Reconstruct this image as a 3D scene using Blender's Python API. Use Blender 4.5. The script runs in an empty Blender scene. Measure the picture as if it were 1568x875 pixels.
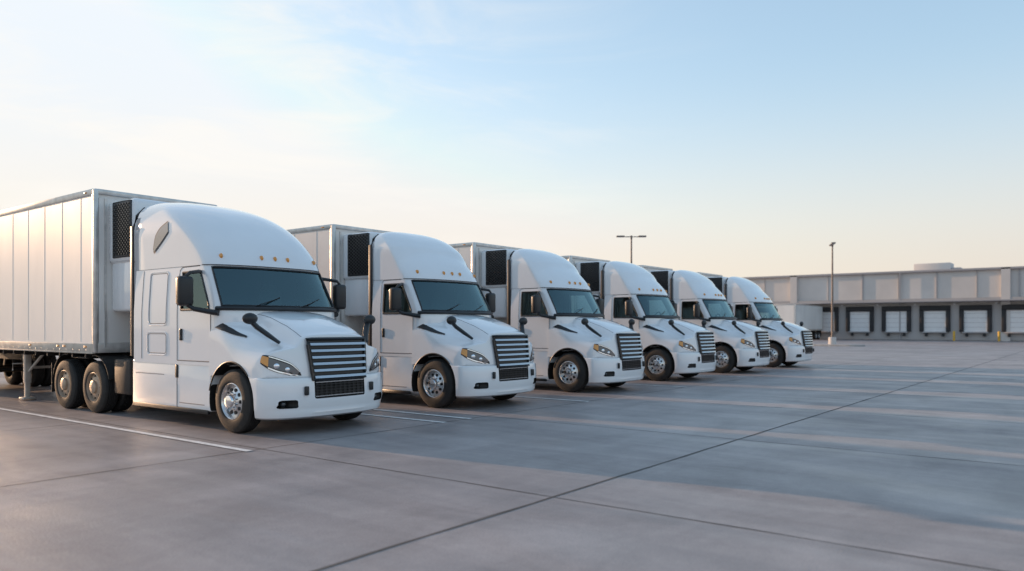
import bpy, bmesh, math, random
import numpy as np
from mathutils import Vector, Matrix, Euler
from mathutils.bvhtree import BVHTree
random.seed(4)
R=math.radians
scene=bpy.context.scene
COL=scene.collection
# ------------------------------------------------------------------ materials
def new_mat(name):
    m=bpy.data.materials.new(name); m.use_nodes=True
    return m, m.node_tree.nodes, m.node_tree.links
def pmat(name,col,rough=.5,metal=0,coat=0,var=0.0,scale=3,bump=0,bscale=60,spec=.5,stretch=(1,1,1),rvar=0.0,emit=None):
    m,N,L=new_mat(name); b=N['Principled BSDF']
    b.inputs['Base Color'].default_value=(*col,1); b.inputs['Roughness'].default_value=rough
    b.inputs['Metallic'].default_value=metal; b.inputs['Coat Weight'].default_value=coat
    b.inputs['Coat Roughness'].default_value=.04; b.inputs['Specular IOR Level'].default_value=spec
    tc=N.new('ShaderNodeTexCoord'); mp=N.new('ShaderNodeMapping'); mp.inputs['Scale'].default_value=stretch
    L.new(tc.outputs['Object'],mp.inputs['Vector'])
    if var>0:
        n=N.new('ShaderNodeTexNoise'); n.inputs['Scale'].default_value=scale; n.inputs['Detail'].default_value=6
        L.new(mp.outputs[0],n.inputs['Vector'])
        r=N.new('ShaderNodeValToRGB'); r.color_ramp.elements[0].position=.3; r.color_ramp.elements[1].position=.7
        r.color_ramp.elements[0].color=(*[c*(1-var) for c in col],1); r.color_ramp.elements[1].color=(*[min(1,c*(1+var*.4)) for c in col],1)
        L.new(n.outputs['Fac'],r.inputs[0]); L.new(r.outputs[0],b.inputs['Base Color'])
        if rvar>0:
            mr=N.new('ShaderNodeMapRange'); mr.inputs['To Min'].default_value=max(.02,rough-rvar); mr.inputs['To Max'].default_value=rough+rvar
            L.new(n.outputs['Fac'],mr.inputs[0]); L.new(mr.outputs[0],b.inputs['Roughness'])
    if bump>0:
        n2=N.new('ShaderNodeTexNoise'); n2.inputs['Scale'].default_value=bscale; n2.inputs['Detail'].default_value=4
        L.new(mp.outputs[0],n2.inputs['Vector'])
        bp=N.new('ShaderNodeBump'); bp.inputs['Strength'].default_value=bump; bp.inputs['Distance'].default_value=.01
        L.new(n2.outputs['Fac'],bp.inputs['Height']); L.new(bp.outputs[0],b.inputs['Normal'])
    return m
PAINT=pmat('white_paint',(.85,.86,.87),.16,coat=.9,var=.04,scale=1.3)
TRAIL=pmat('trailer_skin',(.84,.81,.77),.30,coat=.08,var=.09,scale=.8,stretch=(1,1,.35),rvar=.06,bump=.05,bscale=1.2)
ALU=pmat('aluminium',(.62,.61,.59),.38,metal=.6,var=.2,scale=6)
RAIL=pmat('rail_metal',(.55,.50,.44),.45,metal=.2,var=.25,scale=5)
BLACK=pmat('black_plastic',(.018,.019,.021),.42,var=.2,scale=8)
GLOSSB=pmat('gloss_black',(.012,.013,.015),.12)
SLAT=pmat('grille_bar_metal',(.52,.53,.55),.20,metal=.95)
CHROME=pmat('chrome',(.78,.78,.79),.12,metal=1)
RUB=pmat('tyre_rubber',(.022,.021,.020),.75,var=.3,scale=12,bump=.3,bscale=90)
FRAME=pmat('chassis_black',(.020,.019,.018),.6,var=.4,scale=7)
RIM=pmat('alloy_rim',(.72,.71,.70),.24,metal=.85,var=.10,scale=8)
CAPM=pmat('hub_cover_tan',(.42,.33,.25),.42,metal=.3,var=.2,scale=5)
AMBER=pmat('amber_lens',(.75,.30,.04),.2,coat=1)
RED=pmat('red_lens',(.45,.02,.01),.25,coat=1)
LENS=pmat('headlight_lens',(.06,.075,.09),.06,metal=.3,coat=1)
REFL=pmat('headlight_reflector',(.8,.82,.85),.12,metal=.9)
SEAM=pmat('panel_gap',(.10,.10,.11),.7)
SEAT=pmat('seat_fabric',(.07,.065,.06),.8,var=.3)
LINER=pmat('cab_liner',(.10,.095,.09),.8)
QGL=pmat('quarter_glass',(.30,.27,.24),.12,coat=1)
WLINE=pmat('line_paint',(.80,.80,.78),.6,var=.30,scale=9,bump=.1)
def glass(name,tint,base):
    m,N,L=new_mat(name)
    N.remove(N['Principled BSDF'])
    tr=N.new('ShaderNodeBsdfTransparent'); tr.inputs[0].default_value=(*tint,1)
    gl=N.new('ShaderNodeBsdfGlossy'); gl.inputs['Roughness'].default_value=.02; gl.inputs[0].default_value=(.66,.95,1,1)
    fr=N.new('ShaderNodeFresnel'); fr.inputs[0].default_value=1.55
    mu=N.new('ShaderNodeMath'); mu.operation='MULTIPLY_ADD'; mu.inputs[1].default_value=1.1; mu.inputs[2].default_value=base; mu.use_clamp=True
    mx=N.new('ShaderNodeMixShader')
    L.new(fr.outputs[0],mu.inputs[0]); L.new(mu.outputs[0],mx.inputs[0]); L.new(tr.outputs[0],mx.inputs[1]); L.new(gl.outputs[0],mx.inputs[2])
    L.new(mx.outputs[0],N['Material Output'].inputs[0]); return m
GLASS=glass('door_glass',(.80,.75,.64),.03); WGLASS=glass('windscreen_glass',(.38,.62,.68),.09)

# ------------------------------------------------------------------ mesh helpers
class Part:
    def __init__(s): s.v=[];s.f=[];s.mi=[];s.mats=[]
    def midx(s,m):
        if m not in s.mats: s.mats.append(m)
        return s.mats.index(m)
    def add(s,vs,fs,m):
        o=len(s.v); s.v+= [tuple(v) for v in vs]; k=s.midx(m)
        for f in fs: s.f.append(tuple(i+o for i in f)); s.mi.append(k)
    def addbm(s,bm,m,M=None):
        if M is not None: bm.transform(M)
        bm.verts.ensure_lookup_table(); bm.verts.index_update()
        s.add([v.co[:] for v in bm.verts],[[v.index for v in f.verts] for f in bm.faces],m); bm.free()
    def box(s,c,size,m,bev=0,rot=(0,0,0),seg=2):
        bm=bmesh.new(); bmesh.ops.create_cube(bm,size=1)
        bm.transform(Matrix.Diagonal((*size,1)))
        if bev>0: bmesh.ops.bevel(bm,geom=bm.edges[:]+bm.verts[:],offset=bev,segments=seg,profile=.5,affect='EDGES')
        s.addbm(bm,m,Matrix.Translation(c)@Euler(rot).to_matrix().to_4x4())
    def lathe(s,prof,c,m,axis='Y',seg=40,sgn=1):
        vs=[];fs=[]
        n=len(prof)
        for i in range(seg):
            t=2*math.pi*i/seg
            for r,a in prof:
                p=(r*math.cos(t),a*sgn,r*math.sin(t)) if axis=='Y' else (r*math.cos(t),r*math.sin(t),a)
                vs.append((p[0]+c[0],p[1]+c[1],p[2]+c[2]))
        for i in range(seg):
            j=(i+1)%seg
            for k in range(n-1):
                f=[i*n+k,i*n+k+1,j*n+k+1,j*n+k]
                fs.append(f if (axis=='Y')==(sgn>0) else f[::-1])
        s.add(vs,fs,m)
    def cyl(s,c,r,h,m,axis='Z',seg=24):
        s.lathe([(0.0001,-h/2),(r,-h/2),(r,h/2),(0.0001,h/2)],c,m,axis=axis,seg=seg)
    def tube(s,pts,r,m,seg=8,closed=False,flat=1.0,cap=True):
        P=[Vector(p) for p in pts]; n=len(P)
        rr=r if isinstance(r,(list,tuple)) else [r]*n
        vs=[];fs=[]
        up0=Vector((0,0,1))
        for i,p in enumerate(P):
            if closed: d=(P[(i+1)%n]-P[i-1])
            else: d=(P[min(i+1,n-1)]-P[max(i-1,0)])
            d.normalize()
            u=up0 if abs(d.z)<.9 else Vector((0,1,0))
            a=d.cross(u).normalized(); b=a.cross(d).normalized()
            for k in range(seg):
                t=2*math.pi*k/seg
                vs.append(p+a*math.cos(t)*rr[i]*flat+b*math.sin(t)*rr[i])
        for i in range(n if closed else n-1):
            j=(i+1)%n
            for k in range(seg):
                l=(k+1)%seg
                fs.append([i*seg+k,i*seg+l,j*seg+l,j*seg+k])
        if cap and not closed:
            fs.append(list(range(seg))); fs.append([ (n-1)*seg+k for k in range(seg)][::-1])
        s.add(vs,fs,m)
    def loft(s,rings,m,cap0=False,cap1=False,closed=True):
        n=len(rings[0]);vs=[p for r in rings for p in r];fs=[]
        for i in range(len(rings)-1):
            for k in range(n if closed else n-1):
                l=(k+1)%n
                fs.append([i*n+k,i*n+l,(i+1)*n+l,(i+1)*n+k])
        if cap0: fs.append(list(range(n))[::-1])
        if cap1: fs.append([(len(rings)-1)*n+k for k in range(n)])
        s.add(vs,fs,m)
    def build(s,name,angle=32,smooth=True,fixn=False):
        me=bpy.data.meshes.new(name); me.from_pydata(s.v,[],s.f)
        for m in s.mats: me.materials.append(m)
        me.polygons.foreach_set('material_index',s.mi)
        if fixn:
            bm=bmesh.new(); bm.from_mesh(me); bmesh.ops.recalc_face_normals(bm,faces=bm.faces[:]); bm.to_mesh(me); bm.free()
        if smooth:
            me.shade_smooth(); me.set_sharp_from_angle(angle=R(angle))
        me.update(); return me
def obj(name,me,parent=None,loc=(0,0,0),rot=(0,0,0)):
    o=bpy.data.objects.new(name,me); COL.objects.link(o); o.location=loc; o.rotation_euler=rot
    if parent: o.parent=parent
    return o
def empty(name,loc,rot=(0,0,0)):
    o=bpy.data.objects.new(name,None); COL.objects.link(o); o.location=loc; o.rotation_euler=rot; o.empty_display_size=.5
    return o
def hermite(t,P,q):
    t=np.asarray(t,float); P=np.asarray(P,float); q=np.atleast_1d(np.asarray(q,float))
    d=(P[1:]-P[:-1])/((t[1:]-t[:-1]).reshape((-1,)+(1,)*(P.ndim-1)))
    m=np.empty_like(P); m[0]=d[0]; m[-1]=d[-1]
    a=d[:-1]; b=d[1:]
    m[1:-1]=np.where(a*b>0, 2*a*b/np.where(np.abs(a+b)<1e-12,1,a+b), 0.0)
    i=np.clip(np.searchsorted(t,q,side='right')-1,0,len(t)-2)
    h=(t[i+1]-t[i]); s=(q-t[i])/h
    sh=(-1,)+(1,)*(P.ndim-1); s=s.reshape(sh); h=h.reshape(sh)
    return (2*s**3-3*s**2+1)*P[i]+(s**3-2*s**2+s)*h*m[i]+(-2*s**3+3*s**2)*P[i+1]+(s**3-s**2)*h*m[i+1]
def F(tab):
    t=[a for a,_ in tab]; v=[b for _,b in tab]
    return lambda x: float(hermite(t,v,min(max(x,t[0]),t[-1]))[0])
def boolean(meA,meB):
    a=bpy.data.objects.new('tmpA',meA); b=bpy.data.objects.new('tmpB',meB); COL.objects.link(a); COL.objects.link(b)
    md=a.modifiers.new('b','BOOLEAN'); md.operation='DIFFERENCE'; md.solver='EXACT'; md.object=b
    try: md.material_mode='TRANSFER'
    except Exception: pass
    dg=bpy.context.evaluated_depsgraph_get(); me=bpy.data.meshes.new_from_object(a.evaluated_get(dg))
    bpy.data.objects.remove(a); bpy.data.objects.remove(b); return me
def finish(me,angle=32):
    me.shade_smooth(); me.set_sharp_from_angle(angle=R(angle)); return me
def bvh(me):
    return BVHTree.FromPolygons([v.co[:] for v in me.vertices],[tuple(p.vertices) for p in me.polygons])

# ------------------------------------------------------------------ CAB
W=F([(1.05,1.22),(1.9,1.22),(2.3,1.20),(2.8,1.165)])
XF=F([(1.05,-.12),(1.95,-.13),(2.02,-.15),(2.35,-.32),(2.7,-.52),(2.8,-.58)])
CC=.40
TH=[R(a) for a in np.linspace(-90,90,41)]
def front(xf,c,w):
    out=[]
    for t in TH:
        s=math.sin(t); out.append((xf-c+c*max(0,math.cos(t)), w*math.copysign(abs(s)**.8,s)))
    return out
def cab_ring(z,ins=0.0):
    w=W(z)-ins; xf=XF(z)-ins; xs=xf-CC
    S=[-3.15,-2.7,-2.2,-1.8,-1.52,(-1.52*.5+(xs-.1)*.5),xs-.1]
    xr=-3.2+ins
    left=[(xr,0),(xr,-(w-.05))]+[(x,-w) for x in S]
    ring=left+front(xf,CC,w)+[(x,-y) for x,y in left[::-1]][:-1]
    return [(x,y,z) for x,y in ring]
NL=9
LV=[1.05,1.5,1.85,1.98,2.04,2.14,2.24,2.34,2.44,2.54,2.62,2.69,2.8]
iwb,iwt=3,10
isb,ist=4,11
kw=(6,8)
def cab_shell(ins,mat,mat2=None,part=None,glass=False):
    rings=[cab_ring(z,ins) for z in LV]; n=len(rings[0])
    P=part or Part(); vs=[p for r in rings for p in r]; fs=[];gs=[];ws=[]
    for i in range(len(rings)-1):
        for k in range(n):
            l=(k+1)%n
            f=[i*n+k,i*n+l,(i+1)*n+l,(i+1)*n+k]
            inwin = iwb<=i<iwt and (kw[0]<=k<kw[1] or (n-kw[1])<=k<(n-kw[0]))
            inws = isb<=i<ist and (NL+5)<=k<(NL+35)
            (gs if inwin else ws if inws else fs).append(f)
    if glass: P.add(vs,gs,mat); P.add(vs,ws,mat2)
    else: P.add(vs,fs,mat)
    return P,rings
CAB_BODY,rings=cab_shell(0,PAINT); n=len(rings[0])
g=Part()
def loop(idx,r=.014): g.tube([rings[i][k] for i,k in idx],r,BLACK,seg=6,closed=True)
def rectloop(i0,i1,k0,k1):
    return [(i0,k) for k in range(k0,k1+1)]+[(i,k1) for i in range(i0+1,i1+1)]+[(i1,k) for k in range(k1-1,k0-1,-1)]+[(i,k0) for i in range(i1-1,i0,-1)]
loop(rectloop(iwb,iwt,kw[0],kw[1]),.02); loop(rectloop(iwb,iwt,n-kw[1],n-kw[0]),.02); loop(rectloop(isb,ist,NL+5,NL+35),.018)
g.tube([ (rings[3][k][0]+.01,rings[3][k][1],1.995) for k in range(NL+2,NL+39)],.035,BLACK,seg=8)
for s in (-.75,.1):
    ks=[k for k in range(NL+5,NL+36)]
    base=min(ks,key=lambda k:abs(rings[4][k][1]-s)); tip=min(ks,key=lambda k:abs(rings[5][k][1]-(s+.62)))
    a=Vector(rings[4][base])+Vector((.04,0,-.02)); b=Vector(rings[6][tip])+Vector((.03,0,-.05))
    g.tube([a,a.lerp(b,.5)+Vector((.04,0,0)),b],.009,BLACK,seg=5)
CAB_GASK=g
CAB_GLASS,_=cab_shell(.012,GLASS,WGLASS,glass=True)
ip,_=cab_shell(.045,LINER)
ip.box((-1.7,0,1.09),(3.0,2.3,.02),LINER)
ip.box((-1.95,0,2.76),(2.1,2.1,.02),LINER)
ip.box((-2.15,0,1.95),(.04,2.25,1.6),LINER)
ip.box((-.62,0,1.78),(.5,2.2,.34),SEAT,.06)
for y in (-.62,.62):
    ip.box((-1.35,y,1.55),(.5,.52,.16),SEAT,.05)
    ip.box((-1.62,y,1.98),(.14,.5,.80),SEAT,.05,rot=(0,R(-8),0))
    ip.box((-1.68,y,2.44),(.1,.28,.2),SEAT,.04)
ip.tube([(-.93+.09*math.sin(t),.62+.23*math.cos(t),1.98+.2*math.sin(t)) for t in np.linspace(0,2*math.pi,25)[:-1]],.014,BLACK,closed=True,seg=6)
CAB_INT=ip

# roof fairing
RW=F([(2.725,1.180),(3.3,1.18),(3.55,1.155),(3.75,1.10),(3.88,1.01),(3.97,.87),(4.03,.64),(4.06,.35),(4.065,.1)])
RX=F([(2.725,-.515),(2.80,-.545),(3.1,-.78),(3.45,-1.18),(3.72,-1.62),(3.86,-1.96),(3.96,-2.30),(4.02,-2.62),(4.055,-2.9),(4.065,-3.1)])
RC=F([(2.725,.41),(3.1,.47),(3.5,.58),(3.75,.68),(3.93,.70),(4.02,.5),(4.055,.2),(4.065,.1)])
def roof_ring(z,off=0):
    w=RW(z);xf=RX(z);c=RC(z);xs=xf-c
    xr=-3.24
    sd_=[(xr+ (xs-xr)*q,-w) for q in (.03,.2,.4,.6,.8,.93)]
    left=[(xr,0),(xr,-(w-.04))]+sd_
    return [(x,y,z) for x,y in left+front(xf,c,w)+[(x,-y) for x,y in left[::-1]][:-1]]
zs=list(np.linspace(2.725,3.45,12))+list(np.linspace(3.45,3.93,12))[1:]+list(np.linspace(3.93,4.065,12))[1:]
rp=Part(); rr=[roof_ring(z) for z in zs]; rp.loft(rr,PAINT,cap1=True,cap0=True)
ROOFM=rp.build('roof_fairing',50); RB=bvh(ROOFM)
def roof_pt(y,z):
    r=roof_ring(z); c=[p for p in r if p[0]>RX(z)-RC(z)-.001]
    return Vector(min(c,key=lambda p:abs(p[1]-y)))
def patch(tree,top,bot,m,off,nu,nv,part,flip=False):
    T=np.array(top,float);B=np.array(bot,float)
    tt=np.linspace(0,1,len(T));tb=np.linspace(0,1,len(B));u=np.linspace(0,1,nu+1)
    T=hermite(tt,T,u);B=hermite(tb,B,u)
    vs=[]
    for j in range(nv+1):
        for i in range(nu+1):
            p=Vector(T[i]*(1-j/nv)+B[i]*(j/nv)); l,nn,_,_=tree.find_nearest(p)
            if nn.dot(p-Vector((-1.5,0,p.z)))<0: nn=-nn
            vs.append(l+nn*off)
    fs=[[j*(nu+1)+i,j*(nu+1)+i+1,(j+1)*(nu+1)+i+1,(j+1)*(nu+1)+i] for j in range(nv) for i in range(nu)]
    part.add(vs,fs,m)
    return vs
dt=Part(); sl_=Part()
for y in (-.97,-.24,0,.24,.97):
    p=roof_pt(y,2.88)
    bm=bmesh.new(); bmesh.ops.create_uvsphere(bm,u_segments=12,v_segments=8,radius=.5)
    bm.transform(Matrix.Diagonal((.10,.055,.095,1))); dt.addbm(bm,AMBER,Matrix.Translation(p))
def side(x,z,off=.002): return W(z)+off if z<2.74 else RW(z)+off
def dens(pts,closed=False,step=.06):
    o=[]; P=list(pts)+([pts[0]] if closed else [])
    for a,b in zip(P[:-1],P[1:]):
        k=max(1,int(math.hypot(b[0]-a[0],b[1]-a[1])/step))
        for i in range(k): o.append((a[0]+(b[0]-a[0])*i/k,a[1]+(b[1]-a[1])*i/k))
    if not closed: o.append(P[-1])
    return o
def seam(pts,r=.005,m=SEAM,closed=False,P=None):
    pts=dens(pts,closed)
    for sg in (-1,1):
        (P or dt).tube([(x,sg*side(x,z,0),z) for x,z in pts],r,m,seg=5,closed=closed)
def rrect(x0,x1,z0,z1,r,n=5):
    o=[]
    for cx,cz,a in ((x1-r,z1-r,0),(x0+r,z1-r,90),(x0+r,z0+r,180),(x1-r,z0+r,270)):
        for i in range(n+1): t=R(a+90*i/n); o.append((cx+r*math.cos(t),cz+r*math.sin(t)))
    return o
seam([(-1.64,1.12),(-1.64,2.3),(-1.62,2.66),(-1.55,2.71),(-1.0,2.715)],.007)
seam([(-.60,1.12),(-.60,1.9)],.008)
seam([(-1.64,1.12),(-.62,1.12)],.008)
seam([(-3.15,2.728),(-2.0,2.728),(-1.0,2.728)],.007)
dt.tube([ (p[0],p[1],2.727) for p in roof_ring(2.727)[8:49]],.007,SEAM,seg=5)
for (a,b,c_,d_) in ((-2.62,-1.98,1.72,2.66),(-2.66,-1.98,1.2,1.6)):
    seam(rrect(a,b,c_,d_,.08),.011,PAINT,True,sl_); seam(rrect(a+.03,b-.03,c_+.03,d_-.03,.06),.006,SEAM,True,sl_)
seam([(-2.86,1.12),(-2.86,2.0),(-2.86,2.70)],.006,P=sl_)
for sg in (-1,1):
    dt.box((-1.50,sg*1.235,1.56),(.07,.03,.20),BLACK,.012)
    dt.box((-1.50,sg*1.236,1.60),(.03,.04,.10),GLOSSB,.008)
    tq=[(-2.50,sg*1.2,3.06),(-2.44,sg*1.2,3.26),(-2.30,sg*1.2,3.42),(-2.04,sg*1.2,3.54)]; bq=[(-2.50,sg*1.2,3.02),(-2.34,sg*1.2,3.12),(-2.16,sg*1.2,3.24),(-2.00,sg*1.2,3.36)]
    patch(RB,[(x-.02,y,z+.02) for x,y,z in tq],[(x+.01,y,z-.025) for x,y,z in bq],SEAM,.008,10,4,sl_)
    patch(RB,tq,bq,QGL,.014,10,4,sl_)
    dt.box((-3.27,sg*1.19,2.35),(.10,.035,2.4),BLACK,.01)
    dt.tube([(-3.27,sg*1.18,3.5),(-3.27,sg*1.10,3.75),(-3.27,sg*.95,3.91)],.03,BLACK)
    y=sg*1.58
    dt.box((-.76,y,2.27),(.17,.25,.48),BLACK,.055,seg=3)
    dt.box((-.848,y,2.36),(.015,.19,.22),CHROME,.004)
    dt.tube([(-.74,sg*1.58,2.50),(-.74,sg*1.50,2.57),(-.90,sg*1.25,2.61),(-.96,sg*1.19,2.61)],[.024,.030,.032,.034],BLACK)
    dt.tube([(-.76,sg*1.56,2.06),(-.68,sg*1.46,1.98),(-.48,sg*1.26,1.93),(-.40,sg*1.2,1.92)],[.03,.038,.045,.05],BLACK)
DETAIL=dt

# ------------------------------------------------------------------ HOOD
ZC=F([(-.62,1.985),(-.3,1.98),(0,1.94),(.3,1.87),(.6,1.78),(.85,1.69),(1.05,1.58)])
ZF=F([(-.62,1.86),(-.3,1.77),(0,1.64),(.3,1.53),(.6,1.44),(.85,1.37),(1.05,1.32)])
BC=.50
def bend(y,w=1.23):
    a=min(abs(y)/w,1.0); return BC*(1-math.sqrt(max(0,1-a**2.6)))
def sm(a): a=min(max(a,0),1); return a*a*(3-2*a)
def arch(x,shr=0):
    zc=ZC(x);zf=ZF(x); zb=.90
    half=[(0,zc),(.22,zc-.004),(.42,zc-.014),(.57,zc-.032),(.635,zc-.065),(.70,zc*.5+zf*.5-.015),(.77,zf+.055),(.90,zf+.03),(1.06,zf-.01),(1.155,zf-.065),(1.21,zf-.16),(1.235,zf-.32),(1.235,zb)]
    A=np.array([(-y,z) for y,z in half[::-1]]+half[1:],float)
    t=np.concatenate([[0],np.cumsum(np.linalg.norm(A[1:]-A[:-1],axis=1))])
    q=np.linspace(0,t[-1],90); Q=hermite(t,A,q)
    bt=[(y,zb) for y in np.linspace(1.235,-1.235,12)[1:-1]]
    pts=[tuple(p) for p in Q]+bt
    if shr>0: pts=[(y*(1-shr),1.2+(z-1.2)*(1-shr)) for y,z in pts]
    return pts
hp=Part(); rings_h=[]
for x in list(np.linspace(-.62,1.02,32)): rings_h.append((x,arch(x)))
for k in range(1,8):
    a=k/7*math.pi/2; rings_h.append((1.02+.06*math.sin(a),arch(1.02+.03*math.sin(a),.042*(1-math.cos(a)))))
for shr in (.07,.12,.2,.3,.4,.5,.6,.7,.8,.9,.97): rings_h.append((1.08+.015*shr,arch(1.05,shr)))
def hx(x,y,z):
    wgt=sm((x+.35)/1.2)
    return x-bend(y)*wgt+(1.35-z)*.13*sm((x-.3)/.8)
hp.loft([[(hx(x,y,z),y,z) for y,z in pts] for x,pts in rings_h],PAINT,cap0=True,cap1=True)
def cutter(r,yw=3,seg=64):
    c=Part(); c.cyl((0,0,.51),r,yw,FRAME,axis='Y',seg=seg); me=c.build('c',fixn=True,smooth=False)
    bm=bmesh.new(); bm.from_mesh(me); bmesh.ops.remove_doubles(bm,verts=bm.verts[:],dist=.0005); bmesh.ops.recalc_face_normals(bm,faces=bm.faces[:]); bm.to_mesh(me); bm.free(); return me
hm=boolean(hp.build('h',fixn=True),cutter(.625)); HOOD=finish(hm,28)
HB=bvh(hm)
# ------------------------------------------------------------------ BUMPER
bp_=Part()
def bring(xf,c,w,z):
    return [(.15,-w,z)]+[(x,y,z) for x,y in front(xf,c,w)]+[(.15,w,z)]
bl=[(1.02,.42,1.10,.25),(1.10,.46,1.16,.262),(1.155,.48,1.195,.29),(1.18,.5,1.215,.35),(1.175,.5,1.225,.39),(1.18,.5,1.235,.43),(1.20,.5,1.243,.50),(1.20,.5,1.245,.62),(1.192,.5,1.245,.76),(1.182,.5,1.243,.86),(1.172,.5,1.240,.888),(1.145,.5,1.225,.905)]
bp_.loft([bring(*b) for b in bl],PAINT,cap0=True,cap1=True)
bm_=boolean(bp_.build('b',fixn=True),cutter(.632))
cb=Part(); cb.box((1.22,0,.715),(.18,1.02,.30),BLACK,.03)
bm_=boolean(bm_,cb.build('cb',smooth=False,fixn=True))
for sg in (-1,1):
    cb=Part(); cb.box((1.0,sg*.92,.50),(.34,.22,.13),BLACK,.03,rot=(0,0,-sg*R(32))); bm_=boolean(bm_,cb.build('cb',smooth=False,fixn=True))
BUMP=finish(bm_,28)
# ------------------------------------------------------------------ front details
fd=Part()
def hpatch(top,bot,m,off=.004,nu=16,nv=6):
    T=np.array(top,float);B=np.array(bot,float)
    tt=np.linspace(0,1,len(T));tb=np.linspace(0,1,len(B));u=np.linspace(0,1,nu+1)
    T=hermite(tt,T,u);B=hermite(tb,B,u)
    vs=[]
    for j in range(nv+1):
        for i in range(nu+1):
            p=Vector(T[i]*(1-j/nv)+B[i]*(j/nv)); l,nn,_,_=HB.find_nearest(p)
            vs.append(l+nn*off)
    fs=[[j*(nu+1)+i,j*(nu+1)+i+1,(j+1)*(nu+1)+i+1,(j+1)*(nu+1)+i] for j in range(nv) for i in range(nu)]
    fd.add(vs,fs,m)
def hline(pts,r,m):
    P=[];
    for a,b in zip(pts[:-1],pts[1:]):
        for i in range(8): P.append(Vector(a).lerp(Vector(b),i/8))
    P.append(Vector(pts[-1]))
    fd.tube([HB.find_nearest(p)[0] for p in P],r,m,seg=5)
def fx(y,z): return 1.095-bend(y)+(1.35-z)*.13
for sg in (-1,1):
    def q(y,z,dx=0): return (fx(y,z)+dx,sg*y,z)
    top=[q(1.19,1.28),q(1.12,1.255),q(.98,1.20),q(.84,1.13),q(.72,1.0),q(.70,.955)]
    bot=[q(1.205,1.13),q(1.14,1.05),q(1.02,.985),q(.90,.955),q(.78,.94),q(.70,.935)]
    hpatch(top,bot,GLOSSB,.007)
    T=np.array(top);B=np.array(bot)
    def mix(T_,B_,a): return [tuple(x) for x in (T_*(1-a)+B_*a)]
    hpatch(mix(T[1:5],B[1:5],.20),mix(T[1:5],B[1:5],.80),LENS,.013)
    hpatch(mix(T[0:2],B[0:2],.15),mix(T[0:2],B[0:2],.85),AMBER,.014,6,4)
    hpatch(mix(T[1:],B[1:],.87),mix(T[1:],B[1:],.97),REFL,.015,12,2)
    hpatch(mix(T[1:5],B[1:5],.05),mix(T[1:5],B[1:5],.12),REFL,.015,12,2)
    for y,z,r in ((1.04,1.09,.045),(.90,1.035,.038)):
        l,nn,_,_=HB.find_nearest(Vector(q(y,z)))
        bm=bmesh.new(); bmesh.ops.create_uvsphere(bm,u_segments=16,v_segments=10,radius=r); bm.transform(Matrix.Diagonal((.4,1,1,1)))
        fd.addbm(bm,REFL,Matrix.Translation(l+nn*.008)@Matrix.Rotation(math.atan2(nn.y,nn.x),4,'Z'))
    hpatch([(-.58,sg*1.26,1.88),(-.35,sg*1.22,1.84),(-.05,sg*1.16,1.73),(.20,sg*1.08,1.62)],[(-.58,sg*1.28,1.72),(-.35,sg*1.26,1.67),(-.05,sg*1.20,1.60),(.20,sg*1.1,1.57)],BLACK,.012,20,6)
    bm=bmesh.new(); bmesh.ops.create_uvsphere(bm,u_segments=20,v_segments=12,radius=1); bm.transform(Matrix.Diagonal((.075,.13,.09,1)))
    fd.addbm(bm,BLACK,Matrix.Translation((.50,sg*1.22,1.82)))
    fd.tube([(.48,sg*1.21,1.80),(.53,sg*1.12,1.69),(.64,sg*1.0,1.57),(.78,sg*.88,1.44)],[.038,.042,.040,.026],BLACK,flat=1.35)
    bm=bmesh.new(); bmesh.ops.create_uvsphere(bm,u_segments=16,v_segments=10,radius=.05); fd.addbm(bm,LENS,Matrix.Translation((.93,sg*.93,.50)))
    fd.box((.93,sg*.90,.44),(.05,.16,.02),BLACK,rot=(0,0,-sg*R(32)))
    fd.box((1.165,sg*.66,.70),(.05,.07,.14),BLACK,.012,rot=(0,0,-sg*R(16)))
    arc=[(.628*math.cos(R(a)),sg*(1.232),.51+.628*math.sin(R(a))) for a in range(42,172,5)]
    fd.tube(arc,.014,BLACK,seg=6)
    hline([(-.45,sg*.66,1.97),(.1,sg*.65,1.90),(.6,sg*.64,1.73),(.98,sg*.63,1.55)],.0045,SEAM)
# grille
def gy(z): return .535+.05*(z-.9)/.6
def gpt(a,z,off):
    y=a*gy(z); return (fx(y,z)+off,y,z)
zt,zb2=1.50,.865
nu,nv=14,8; vs=[]
for j in range(nv+1):
    z=zt+(zb2-zt)*j/nv
    for i in range(nu+1): vs.append(gpt(-1+2*i/nu,z,.020))
fs=[[j*(nu+1)+i,(j+1)*(nu+1)+i,(j+1)*(nu+1)+i+1,j*(nu+1)+i+1] for j in range(nv) for i in range(nu)]
gr=Part(); gr.add(vs,fs,BLACK)
edge=[gpt(a,zt,.03) for a in np.linspace(-1,1,15)]+[gpt(1,z,.03) for z in np.linspace(zt,zb2,8)[1:]]+[gpt(a,zb2,.03) for a in np.linspace(1,-1,15)[1:]]+[gpt(-1,z,.03) for z in np.linspace(zb2,zt,8)[1:-1]]
gr.tube(edge,.028,GLOSSB,closed=True,seg=8)
nb=6
for b in range(nb):
    z=zt-.075-(zt-zb2-.12)*b/(nb-1)
    rr_=[]
    for i in range(15):
        a=-.97+1.94*i/14
        x,y,_=gpt(a,z,.04)
        rr_.append([(x-.02,y,z+.028),(x+.026,y,z+.014),(x+.044,y,z-.024),(x-.015,y,z-.032)])
    gr.loft(rr_,SLAT,cap0=True,cap1=True)
for z in (.60,.645,.69,.735,.78,.82): gr.box((1.158,0,z),(.02,.98,.014),SLAT if z in(.60,.82) else BLACK)
for y in np.linspace(-.46,.46,11): gr.box((1.15,y,.71),(.015,.014,.26),BLACK)
GRILLE=gr; FRONTD=fd
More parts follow.
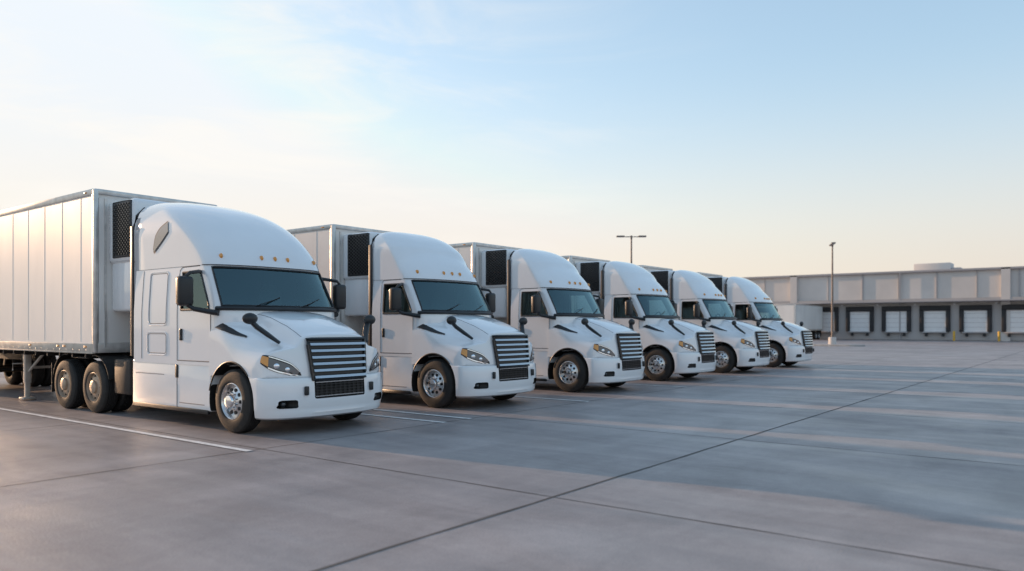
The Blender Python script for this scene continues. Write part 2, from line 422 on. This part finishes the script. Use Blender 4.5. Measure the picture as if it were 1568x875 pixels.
# ------------------------------------------------------------------ side skirts / chassis
sp=Part(); sp.box((-1.92,0,.70),(2.62,2.42,.80),PAINT,.035,seg=3)
sk=boolean(sp.build('s',fixn=True),cutter(.655)); SKIRT=finish(sk,30)
sd=Part()
for sg in (-1,1):
    sd.box((-1.95,sg*1.19,.285),(2.5,.05,.07),BLACK,.01)
    sd.tube([(-3.2,sg*1.212,1.06),(-.72,sg*1.212,1.06)],.008,SEAM,seg=5)
    sd.tube([(-1.66,sg*1.212,.32),(-1.66,sg*1.212,1.08)],.007,SEAM,seg=5)
    sd.tube([(-1.58,sg*1.212,.40),(-.80,sg*1.212,.40)],.006,SEAM,seg=5)
    sd.box((-1.66,sg*1.215,.93),(.08,.03,.22),BLACK,.01)
    sd.tube([(-2.1,sg*1.212,.86),(-3.1,sg*1.212,.86)],.005,SEAM,seg=5)
SKD=sd
ch=Part()
DXW=(-4.72,-6.04)
for sg in (-1,1):
    ch.box((-3.0,sg*.43,.82),(7.6,.09,.26),FRAME)
    ch.box((-5.38,sg*.95,1.07),(.7,.5,.03),FRAME,.01)
    for cx,a0,a1 in ((DXW[0],15,100),(DXW[1],80,165)):
        ring=[]
        for a in np.linspace(a0,a1,10):
            r=.60; x=cx+r*math.cos(R(a)); z=.52+r*math.sin(R(a))
            ring.append([(x,sg*.66,z),(x,sg*1.22,z),(x+.012*math.cos(R(a)),sg*1.22,z+.02),(x+.01,sg*.66,z+.02)])
        ch.loft(ring,FRAME,cap0=True,cap1=True)
    ch.box((-3.66,sg*.95,.75),(.62,.50,.66),FRAME,.04)
    ch.box((-6.75,sg*.9,.62),(.02,.6,.62),BLACK)
    ch.box((-6.8,sg*.8,1.0),(.04,.12,.12),RED,.01)
ch.box((-.0,0,.78),(1.3,1.30,.72),FRAME,.03)
ch.box((0,0,.48),(.16,2.0,.14),FRAME,.02)
ch.box((.7,0,.6),(.6,1.5,.5),FRAME,.02)
for x in DXW:
    ch.cyl((x,0,.52),.09,2.2,FRAME,axis='Y'); ch.box((x,0,.52),(.4,.4,.4),FRAME,.12)
ch.box((-5.1,0,1.02),(1.0,.9,.12),FRAME,.03)
ch.box((-3.5,0,1.05),(.5,1.9,.05),ALU)
for i,y in enumerate((-.25,-.1,.05)):
    ch.tube([(-3.25,y,1.9),(-3.5,y-.05,1.55),(-3.9,y-.1,1.4),(-4.3,y-.05,1.6),(-4.53,y,1.9)],.02,[BLACK,RED,BLACK][i],seg=6)
CHASSIS=ch
# ------------------------------------------------------------------ wheels
TP=[(.285,.0),(.30,-.01),(.33,-.018),(.40,-.012),(.455,.0),(.487,.014),(.503,.036),(.509,.05)]
def tyre(P,c,sg,wd=.28,seg=56):
    pr=list(TP)
    for a in np.linspace(.07,wd-.07,5): pr+=[(.51,a-.012),(.498,a-.008),(.498,a+.008),(.51,a+.012)]
    pr+=[(r,wd-a) for r,a in TP[::-1]]
    P.lathe(pr,c,RUB,seg=seg,sgn=-sg)
def wheel_front():
    P=Part()
    for sg in (-1,1):
        c=(0,sg*1.215,.51)
        tyre(P,c,sg)
        P.lathe([(.287,.0),(.292,-.006),(.283,-.012),(.272,.0),(.262,.035),(.245,.06),(.235,.055),(.13,.012),(.115,-.005),(.11,.0)],c,RIM,sgn=-sg,seg=48)
        P.lathe([(.112,.0),(.108,-.05),(.095,-.07),(.06,-.08),(.0005,-.082)],c,CHROME,sgn=-sg,seg=24)
        for k in range(10):
            t=2*math.pi*k/10
            P.cyl((c[0]+.187*math.cos(t),c[1]+sg*-.030,c[2]+.187*math.sin(t)),.030,.02,GLOSSB,axis='Y',seg=14)
            t+=math.pi/10
            P.cyl((c[0]+.138*math.cos(t),c[1]+sg*.004,c[2]+.138*math.sin(t)),.012,.05,CHROME,axis='Y',seg=8)
    return P
def wheel_dual(xs,rimm=CAPM):
    P=Part()
    for x in xs:
        for sg in (-1,1):
            for off in (0,.33):
                tyre(P,(x,sg*(1.24-off),.51),sg,seg=48)
            c=(x,sg*1.24,.51)
            P.lathe([(.287,.0),(.292,-.006),(.28,-.01),(.27,.02),(.262,.05),(.24,.045),(.17,.02),(.13,.015),(.125,-.02),(.10,-.035),(.0005,-.04)],c,rimm,sgn=-sg,seg=40)
            P.lathe([(.29,.05),(.2,.2),(.0005,.25)],c,FRAME,sgn=-sg,seg=24)
            for k in range(8):
                t=2*math.pi*k/8
                P.cyl((c[0]+.215*math.cos(t),c[1]-sg*.030,c[2]+.215*math.sin(t)),.018,.02,FRAME,axis='Y',seg=10)
    return P
FW=wheel_front().build('front_wheels',30); DW=wheel_dual(DXW).build('drive_wheels',30)

tractor=[('cab_body',CAB_BODY.build('cab_body',30,fixn=False)),('window_gaskets',CAB_GASK.build('window_gaskets')),
 ('cab_windows',CAB_GLASS.build('cab_windows')),('cab_interior',CAB_INT.build('cab_interior')),('roof_fairing',ROOFM),
 ('cab_trim',DETAIL.build('cab_trim')),('sleeper_panels',sl_.build('sleeper_panels')),('hood',HOOD),('bumper',BUMP),('grille',GRILLE.build('grille')),('headlights_and_mirrors',FRONTD.build('headlights_and_mirrors',40)),
 ('side_skirt',SKIRT),('skirt_trim',SKD.build('skirt_trim')),('chassis',CHASSIS.build('chassis')),('front_wheels',FW),('drive_wheels',DW)]
# short-sleeper version of the same tractor
def fx_short(x):
    if x>=-1.60: return x
    if x>=-3.2: return -1.60+(x+1.60)*.18
    return x+1.312
def fx_roof(x):
    if x>=-1.05: return x
    u=-1.05-x; U=3.24-1.05; D=1.92-1.05
    t=u/U
    return -1.05-(D*t*.55+D*.45*(1-(1-t)**2))
def remap(nme,me):
    m2=me.copy(); m2.name=me.name+'_short'
    for v in m2.vertices:
        if nme=='roof_fairing': v.co.x=fx_roof(v.co.x)
        else: v.co.x=fx_short(v.co.x)
        if v.co.z>3.45: v.co.z=3.45+(v.co.z-3.45)*.70
    m2.update(); return m2
tractor_s=[(nme,(remap(nme,me) if nme in ('cab_body','cab_windows','window_gaskets','cab_interior','roof_fairing','cab_trim','side_skirt','skirt_trim','chassis','drive_wheels') else me)) for nme,me in tractor if nme!='sleeper_panels']

# ------------------------------------------------------------------ trailer
X0,X1=-4.55,-15.6; ZB,ZT=1.18,4.38
tb=Part()
tb.box(((X0+X1)/2,0,(ZB+ZT)/2+.06),(X0-X1-.06,2.58,ZT-ZB-.22),TRAIL)
td=Part()
for sg in (-1,1):
    td.box(((X0+X1)/2,sg*1.285,ZT-.06),(X0-X1-.1,.05,.12),ALU,.01)
    td.box(((X0+X1)/2,sg*1.287,ZB+.09),(X0-X1-.1,.055,.18),RAIL,.008)
    td.box(((X0+X1)/2,sg*1.29,ZB-.0),(X0-X1-.1,.07,.03),RAIL,.004)
    td.box((X0-.04,sg*1.265,(ZB+ZT)/2),(.13,.09,ZT-ZB),ALU,.03)
    td.box((X1+.04,sg*1.265,(ZB+ZT)/2),(.12,.09,ZT-ZB),ALU,.02)
    x=X0-.62
    while x>X1+.3:
        td.box((x,sg*1.2915,(ZB+ZT)/2+.06),(.028,.006,ZT-ZB-.32),TRAIL); x-=.61*1.4
    x=X0-.3
    while x>X1+.3:
        td.box((x,sg*1.318,ZB+.05),(.03,.006,.03),ALU,.003); x-=.30
    for x in (X0-.35,X0-1.3,X0-1.6,X0-3.0,X0-6,X0-9,X1+.4):
        td.box((x,sg*1.318,ZB+.12),(.12,.02,.035),AMBER,.008)
    for x in (X0-.35,X0-6,X1+.4):
        td.box((x,sg*1.315,ZT-.06),(.10,.02,.03),AMBER,.008)
td.box((X0-.02,0,ZT-.05),(.08,2.5,.10),ALU,.015); td.box((X0-.02,0,ZB+.10),(.08,2.5,.2),ALU,.01)
td.box(((X0+X1)/2,0,ZT-.03),(X0-X1-.2,2.54,.03),TRAIL)
td.box((X0+.0,0,2.75),(.03,2.44,2.9),TRAIL)
for y in (-1.1,1.1): td.box((X0+.02,y,2.75),(.03,.04,2.9),ALU)
td.box((X1-.01,0,2.77),(.03,2.44,3.0),TRAIL)
for y in (-.62,.62,-.05,.05): td.tube([(X1-.04,y,1.3),(X1-.04,y,4.2)],.018,ALU)
ru=Part()
UD=1.02
ru.box((X0+UD/2,0,3.53),(UD,2.10,1.22),PAINT,.10,seg=4)
ru.box((X0+UD/2-.06,0,2.50),(UD-.16,1.98,1.02),PAINT,.06,seg=3)
ru.box((X0+UD/2,0,2.97),(UD-.1,2.06,.03),SEAM,.01)
for sg in (-1,1):
    pc=X0+.60
    ru.box((pc,sg*1.052,3.56),(.72,.03,1.08),BLACK,.03)
    for i in range(12):
        for j in range(12):
            x=pc-.292+j*.0535; z=3.56-.47+i*.0825+(.041 if j%2 else 0)
            if abs(z-3.56)>.49: continue
            bm=bmesh.new(); bmesh.ops.create_cone(bm,cap_ends=True,segments=6,radius1=.031,radius2=.020,depth=.03)
            ru.addbm(bm,GLOSSB,Matrix.Translation((x,sg*1.07,z))@Matrix.Rotation(R(90*(-sg)),4,'X')@Matrix.Rotation(0,4,'Z'))
ru.box((X0+UD+.005,0,3.62),(.03,1.2,.8),BLACK,.01)
tu=Part()
x=X0-.5
while x>X1: tu.box((x,0,ZB-.06),(.06,2.5,.10),FRAME); x-=.6
tu.box((X0-1.0,0,ZB-.05),(1.8,1.1,.12),FRAME)
LX=-8.7
for sg in (-1,1):
    tu.box((LX,sg*.95,.80),(.13,.13,.80),RAIL,.01); tu.box((LX,sg*.95,.42),(.10,.10,.72),RAIL,.01); tu.box((LX,sg*.95,.05),(.28,.26,.05),RAIL,.015)
    tu.tube([(LX,sg*.95,.62),(LX-.7,sg*.8,ZB-.05)],.03,RAIL); tu.tube([(LX,sg*.95,.62),(LX+.6,sg*.8,ZB-.05)],.03,RAIL)
    tu.box((-13.6,sg*.5,.92),(3.2,.1,.3),FRAME); tu.box((X1+.25,sg*.9,.72),(.02,.6,.7),BLACK)
tu.tube([(LX,-.95,.75),(LX,.95,.75)],.03,RAIL)
tu.tube([(LX,-1.05,.85),(LX,-1.25,.85),(LX,-1.25,.7)],.015,RAIL)
for x in (-13.0,-14.3): tu.cyl((x,0,.51),.07,2.2,FRAME,axis='Y')
tu.box((X1+.05,0,.62),(.1,2.3,.1),RAIL,.01)
TW=wheel_dual((-13.0,-14.3),RIM).build('trailer_wheels',30)
trailer=[('trailer_box',tb.build('trailer_box')),('trailer_rails',td.build('trailer_rails')),('refrigeration_unit',ru.build('refrigeration_unit')),('underframe_and_landing_gear',tu.build('underframe_and_landing_gear')),('trailer_wheels',TW)]
def lower(me):
    m2=me.copy(); m2.name=me.name+'_low'
    for v in m2.vertices:
        if v.co.z>1.5: v.co.z=1.5+(v.co.z-1.5)*.893
    m2.update(); return m2
trailer_s=[(a,lower(m) if a in('trailer_box','trailer_rails','refrigeration_unit') else m) for a,m in trailer]

YW=[6.9,11.6,16.5,21.55,26.6,31.6]; DX=[-.08,-.14,-.03,-.10,-.1,0]
for i,(yw,dx) in enumerate(zip(YW,DX)):
    t=empty('semi_truck',(-10.87+dx,yw+1.25,0))
    for nme,me in (tractor if i==0 else tractor_s): obj(nme,me,t)
    t2=empty('semi_trailer',(-10.87+dx+(0 if i==0 else 1.43),yw+1.25,0))
    for nme,me in (trailer if i==0 else trailer_s): obj(nme,me,t2)

# ------------------------------------------------------------------ ground
m,N,L=new_mat('concrete_pavement'); b=N['Principled BSDF']
tc=N.new('ShaderNodeTexCoord')
def noise(sc,det=6,stretch=(1,1,1),rot=0,dist=0):
    mp=N.new('ShaderNodeMapping'); mp.inputs['Scale'].default_value=stretch; mp.inputs['Rotation'].default_value=(0,0,rot)
    L.new(tc.outputs['Object'],mp.inputs['Vector'])
    n=N.new('ShaderNodeTexNoise'); n.inputs['Scale'].default_value=sc; n.inputs['Detail'].default_value=det; n.inputs['Distortion'].default_value=dist
    L.new(mp.outputs[0],n.inputs['Vector']); return n.outputs['Fac']
def ramp(fac,p0,c0,p1,c1):
    r=N.new('ShaderNodeValToRGB'); e=r.color_ramp.elements; e[0].position=p0;e[1].position=p1
    e[0].color=(*c0,1);e[1].color=(*c1,1); L.new(fac,r.inputs[0]); return r.outputs[0]
def mul(a,b_,f=1,mode='MULTIPLY'):
    x=N.new('ShaderNodeMix'); x.data_type='RGBA'; x.blend_type=mode; x.inputs[0].default_value=f
    L.new(a,x.inputs[6]); L.new(b_,x.inputs[7]); return x.outputs[2]
c=ramp(noise(.22,5),.3,(.30,.268,.262),.7,(.385,.352,.344))
c=mul(c,ramp(noise(1.3,8,(1,.45,1),R(-8),.6),.3,(.78,.78,.78),.7,(1.1,1.1,1.1)))
c=mul(c,ramp(noise(.9,6,(.25,1.6,1),R(12),1.2),.35,(.82,.82,.83),.6,(1.04,1.04,1.04)))
c=mul(c,ramp(noise(60,4),.3,(.86,.86,.86),.7,(1.08,1.08,1.08)))
c=mul(c,ramp(noise(9,8,(1,1,1),0,.5),.3,(.92,.92,.92),.7,(1.04,1.04,1.04)))
sp_=N.new('ShaderNodeSeparateXYZ'); L.new(tc.outputs['Object'],sp_.inputs[0])
def cell(o,off):
    a=N.new('ShaderNodeMath'); a.operation='ADD'; a.inputs[1].default_value=off; L.new(o,a.inputs[0])
    d=N.new('ShaderNodeMath'); d.operation='DIVIDE'; d.inputs[1].default_value=4.9; L.new(a.outputs[0],d.inputs[0])
    f=N.new('ShaderNodeMath'); f.operation='FLOOR'; L.new(d.outputs[0],f.inputs[0]); return f.outputs[0]
cx=N.new('ShaderNodeCombineXYZ'); L.new(cell(sp_.outputs[0],4.34),cx.inputs[0]); L.new(cell(sp_.outputs[1],-6.3),cx.inputs[1])
wn=N.new('ShaderNodeTexWhiteNoise'); L.new(cx.outputs[0],wn.inputs['Vector'])
c=mul(c,ramp(wn.outputs['Value'],0,(.93,.93,.94),1,(1.04,1.035,1.03)))
c=mul(c,ramp(noise(.55,3,(1,1,1),0,.3),.66,(1,1,1),.78,(.74,.73,.72)))
L.new(c,b.inputs['Base Color'])
mr=N.new('ShaderNodeMapRange'); mr.inputs['From Min'].default_value=.3; mr.inputs['From Max'].default_value=.7; mr.inputs['To Min'].default_value=.34; mr.inputs['To Max'].default_value=.62; L.new(noise(.8,6,(.3,1,1),R(10),.8),mr.inputs[0]); L.new(mr.outputs[0],b.inputs['Roughness'])
bu=N.new('ShaderNodeBump'); bu.inputs['Strength'].default_value=.3; bu.inputs['Distance'].default_value=.01; L.new(noise(35,8),bu.inputs['Height']); L.new(bu.outputs[0],b.inputs['Normal'])
CONC=m
g_=Part(); S=3000; g_.add([(-S,-S,0),(S,-S,0),(S,S,0),(-S,S,0)],[(0,1,2,3)],CONC); obj('ground',g_.build('ground',smooth=False))
JM=pmat('joint_sealant',(.10,.095,.09),.8,var=.5,scale=2)
j=Part()
def strip(P,x0,x1,y0,y1,m,z): P.add([(x0,y0,z),(x1,y0,z),(x1,y1,z),(x0,y1,z)],[(0,1,2,3)],m)
def wob(P,horizontal,c0,a0,a1,w,m,z):
    k=int((a1-a0)/.35); vs=[];ph=random.random()*9
    for i in range(k+1):
        a=a0+(a1-a0)*i/k; d=.004*math.sin(a*2.1+ph)+.003*math.sin(a*5.3+ph); ww=w*(1+.35*math.sin(a*3.7+ph*2)*math.sin(a*.9))
        vs+= [(a,c0+d-ww,z),(a,c0+d+ww,z)] if horizontal else [(c0+d-ww,a,z),(c0+d+ww,a,z)]
    fs=[[2*i,2*i+2,2*i+3,2*i+1] if horizontal else [2*i,2*i+1,2*i+3,2*i+2] for i in range(k)]
    P.add(vs,fs,m)
for k in range(-14,12): wob(j,False,-4.34+4.9*k,-20,110,.009 if k else .016,JM,.004)
for k in range(-5,21): wob(j,True,6.3+4.9*k,-80,60,.008,JM,.0045)
obj('pavement_joints',j.build('pavement_joints',smooth=False))
pl=Part()
for y in (6.08,9.98,10.68,14.75,19.9,25.0,30.0,34.8,39.5,44.3): strip(pl,-26,-9.18,y-.055,y+.055,WLINE,.009)
for k in range(6): strip(pl,-26,-9.2,49+4.8*k,49.11+4.8*k,WLINE,.009)
obj('parking_lines',pl.build('parking_lines',smooth=False))

# ------------------------------------------------------------------ warehouse
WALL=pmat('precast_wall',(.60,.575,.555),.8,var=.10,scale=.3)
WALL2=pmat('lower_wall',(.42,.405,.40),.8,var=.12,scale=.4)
COPE=pmat('coping',(.36,.35,.36),.5)
DOORM=pmat('dock_door',(.78,.79,.80),.5,var=.05)
SEALM=pmat('dock_seal',(.03,.03,.033),.8)
YEL=pmat('yellow_paint',(.72,.42,.04),.5,var=.2)
wh=empty('warehouse',(0,105,0))
w1=Part(); w1.box((-10,25,4.2),(100,49.4,8.4),WALL)
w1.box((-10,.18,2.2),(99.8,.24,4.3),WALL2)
obj('walls',w1.build('walls',smooth=False),wh)
w2=Part()
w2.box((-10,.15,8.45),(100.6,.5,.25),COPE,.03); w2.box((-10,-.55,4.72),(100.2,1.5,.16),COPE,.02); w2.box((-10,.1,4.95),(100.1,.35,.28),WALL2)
x=-58
while x<40: w2.box((x,.22,6.7),(.10,.16,3.3),COPE); w2.box((x+4.2,.24,6.7),(.05,.14,3.3),WALL2); x+=8.4
for x in (-33,-8.9,16): w2.box((x,.15,4.2),(.9,.5,8.6),WALL)
for x in (-45,-20,5): w2.box((x,-.02,4.2),(.14,.14,8.4),COPE)
obj('coping_and_canopy',w2.build('coping_and_canopy',smooth=False),wh)
w3=Part()
for k in range(-7,10):
    x=-11.9+4.25*k
    w3.box((x,-.02,3.90),(3.3,.5,.62),SEALM,.05)
    for s in (-1,1): w3.box((x+s*1.42,-.02,2.4),(.46,.5,2.7),SEALM,.05)
    w3.box((x,.02,2.42),(2.5,.10,2.75),DOORM)
    for z in (1.6,2.15,2.7,3.25): w3.box((x,-.04,z),(2.38,.02,.03),COPE)
    w3.box((x,-.15,.98),(2.6,.5,.16),COPE,.02)
    for s in (-1,1): w3.box((x+s*.9,-.2,.75),(.3,.25,.5),SEALM,.03)
    w3.box((x+2.1,-.1,4.4),(.25,.2,.15),DOORM,.03)
obj('dock_doors',w3.build('dock_doors'),wh)
w4=Part(); w4.box((-17.5,8,9.15),(4.2,3,1.4),WALL,.05); w4.box((-14.9,8,8.8),(1.2,2,.8),COPE,.05); w4.box((8,12,9.1),(3,3,1.3),WALL,.05)
obj('rooftop_units',w4.build('rooftop_units'),wh)
t=empty('semi_trailer',(-30.3,88.5,0),(0,0,R(-90)))
for nme,me in trailer:
    if nme!='refrigeration_unit': obj(nme,me,t)
STEEL=pmat('lamp_steel',(.16,.14,.13),.5,metal=.4)
def lamp(x,y,h,rot):
    e=empty('street_lamp',(x,y,0),(0,0,rot))
    P=Part(); P.lathe([(.001,0),(.11,0),(.10,.5),(.06,h),(.001,h)],(0,0,.6),STEEL,axis='Z',seg=16)
    P.box((0,0,h+.45),(.14,.14,.3),STEEL,.02); obj('pole',P.build('pole'),e)
    P=Part(); P.tube([(-.9,0,h+.5),(.9,0,h+.5)],.035,STEEL)
    for s in (-1,1): P.box((s*.85,0,h+.53),(.62,.34,.11),STEEL,.03); P.box((s*.85,0,h+.47),(.5,.26,.02),DOORM)
    obj('lamp_heads',P.build('lamp_heads'),e)
    P=Part(); P.lathe([(.001,0),(.32,0),(.32,.72),(.29,.76),(.001,.76)],(0,0,0),WALL,axis='Z',seg=24); obj('concrete_base',P.build('concrete_base'),e)
lamp(-29.2,53.2,8.2,R(37)); lamp(-18.6,69.7,8.3,R(110))
KERB=pmat('kerb_concrete',(.42,.40,.38),.8,var=.2)
isl=Part()
ring=lambda o,z:[(x,y,z) for x,y in rrect(-2.6+o,2.6-o,-1.1+o,1.1-o,1.0-o,8)]
isl.loft([ring(0,0),ring(.01,.13),ring(.04,.15),ring(.18,.15)],KERB,cap1=True); obj('traffic_island',isl.build('traffic_island'),loc=(-18.6,69.7,0))
for x,y in ((-9.4,103.2),(-5.0,103.2),(-13.9,103.4),(-3,96)):
    P=Part(); P.lathe([(.001,0),(.12,0),(.12,1.05),(.09,1.13),(.001,1.16)],(0,0,0),YEL,axis='Z',seg=16); obj('bollard',P.build('bollard'),loc=(x,y,0))

# ------------------------------------------------------------------ world / sun
AZ=6.0; EL=11.0
w=bpy.data.worlds.new("World"); scene.world=w; w.use_nodes=True; N=w.node_tree.nodes; L=w.node_tree.links
sky=N.new('ShaderNodeTexSky'); sky.sky_type='NISHITA'; sky.sun_disc=False; sky.sun_elevation=R(EL); sky.sun_rotation=R(270-AZ)
sky.air_density=1.0; sky.dust_density=1.2; sky.ozone_density=1.5; sky.altitude=0
bg=N['Background']; bg.inputs[1].default_value=1.0
def vm(op,a,b=None,v=None):
    x=N.new('ShaderNodeVectorMath'); x.operation=op; L.new(a,x.inputs[0])
    if b is not None: L.new(b,x.inputs[1])
    if v is not None: x.inputs[1].default_value=v
    return x
s1=vm('SCALE',sky.outputs[0]); s1.inputs['Scale'].default_value=.15
gm=N.new('ShaderNodeGamma'); gm.inputs[1].default_value=.52; L.new(s1.outputs[0],gm.inputs[0])
hs=N.new('ShaderNodeHueSaturation'); hs.inputs['Saturation'].default_value=1.35; hs.inputs['Value'].default_value=1.36; L.new(gm.outputs[0],hs.inputs['Color'])
cl=vm('MINIMUM',hs.outputs[0],v=(.88,.94,1.0))
tc=N.new('ShaderNodeTexCoord'); sx=N.new('ShaderNodeSeparateXYZ'); L.new(tc.outputs['Generated'],sx.inputs[0])
hz=N.new('ShaderNodeMapRange'); hz.interpolation_type='SMOOTHERSTEP'; hz.inputs['From Min'].default_value=-.06; hz.inputs['From Max'].default_value=.36; hz.inputs['To Min'].default_value=.96; hz.inputs['To Max'].default_value=0
L.new(sx.outputs[2],hz.inputs[0])
dt_=vm('DOT_PRODUCT',tc.outputs['Generated'],v=(-math.cos(R(AZ)),-math.sin(R(AZ)),0.0))
hr=N.new('ShaderNodeValToRGB'); e=hr.color_ramp.elements; e[0].position=0; e[0].color=(.76,.66,.62,1); e[1].position=1; e[1].color=(1.06,.93,.75,1)
mrr=N.new('ShaderNodeMapRange'); mrr.inputs['From Min'].default_value=-.3; mrr.inputs['From Max'].default_value=.9; L.new(dt_.outputs['Value'],mrr.inputs[0]); L.new(mrr.outputs[0],hr.inputs[0])
mx1=N.new('ShaderNodeMix'); mx1.data_type='RGBA'; L.new(hz.outputs[0],mx1.inputs[0]); L.new(cl.outputs[0],mx1.inputs[6]); L.new(hr.outputs[0],mx1.inputs[7])
mp=N.new('ShaderNodeMapping'); mp.inputs['Scale'].default_value=(1.3,1.3,6.5); L.new(tc.outputs['Generated'],mp.inputs[0])
cn=N.new('ShaderNodeTexNoise'); cn.inputs['Scale'].default_value=2.4; cn.inputs['Detail'].default_value=8; cn.inputs['Roughness'].default_value=.60; cn.inputs['Distortion'].default_value=.7; L.new(mp.outputs[0],cn.inputs['Vector'])
cr=N.new('ShaderNodeMapRange'); cr.interpolation_type='SMOOTHSTEP'; cr.inputs['From Min'].default_value=.43; cr.inputs['From Max'].default_value=.74; cr.inputs['To Max'].default_value=.75; L.new(cn.outputs['Fac'],cr.inputs[0])
cm=N.new('ShaderNodeMapRange'); cm.interpolation_type='SMOOTHSTEP'; cm.inputs['From Min'].default_value=.20; cm.inputs['From Max'].default_value=.85; L.new(dt_.outputs['Value'],cm.inputs[0])
mm=N.new('ShaderNodeMath'); mm.operation='MULTIPLY'; L.new(cr.outputs[0],mm.inputs[0]); L.new(cm.outputs[0],mm.inputs[1])
mx2=N.new('ShaderNodeMix'); mx2.data_type='RGBA'; mx2.inputs[7].default_value=(1.02,.98,.92,1); L.new(mm.outputs[0],mx2.inputs[0]); L.new(mx1.outputs[2],mx2.inputs[6])
L.new(mx2.outputs[2],bg.inputs[0])
sl=bpy.data.lights.new('sun','SUN'); sl.energy=5; sl.angle=R(.5); sl.color=(1,.62,.36)
so=bpy.data.objects.new('sun',sl); COL.objects.link(so)
d=Vector((math.cos(R(AZ))*math.cos(R(EL)),math.sin(R(AZ))*math.cos(R(EL)),-math.sin(R(EL))))
so.rotation_euler=d.to_track_quat('-Z','Y').to_euler(); so.location=(-30,0,30)
# ------------------------------------------------------------------ camera
cam=bpy.data.cameras.new('camera'); co=bpy.data.objects.new('camera',cam); COL.objects.link(co); scene.camera=co
co.location=(0,0,1.7); co.rotation_euler=(R(90),0,R(37.6)); cam.lens=26.98; cam.sensor_width=36; cam.shift_y=.0399
cam.clip_end=6000; cam.clip_start=.05
cam.dof.use_dof=True; cam.dof.focus_distance=14; cam.dof.aperture_fstop=.9
scene.view_settings.view_transform='Standard'; scene.view_settings.look='None'; scene.view_settings.exposure=0
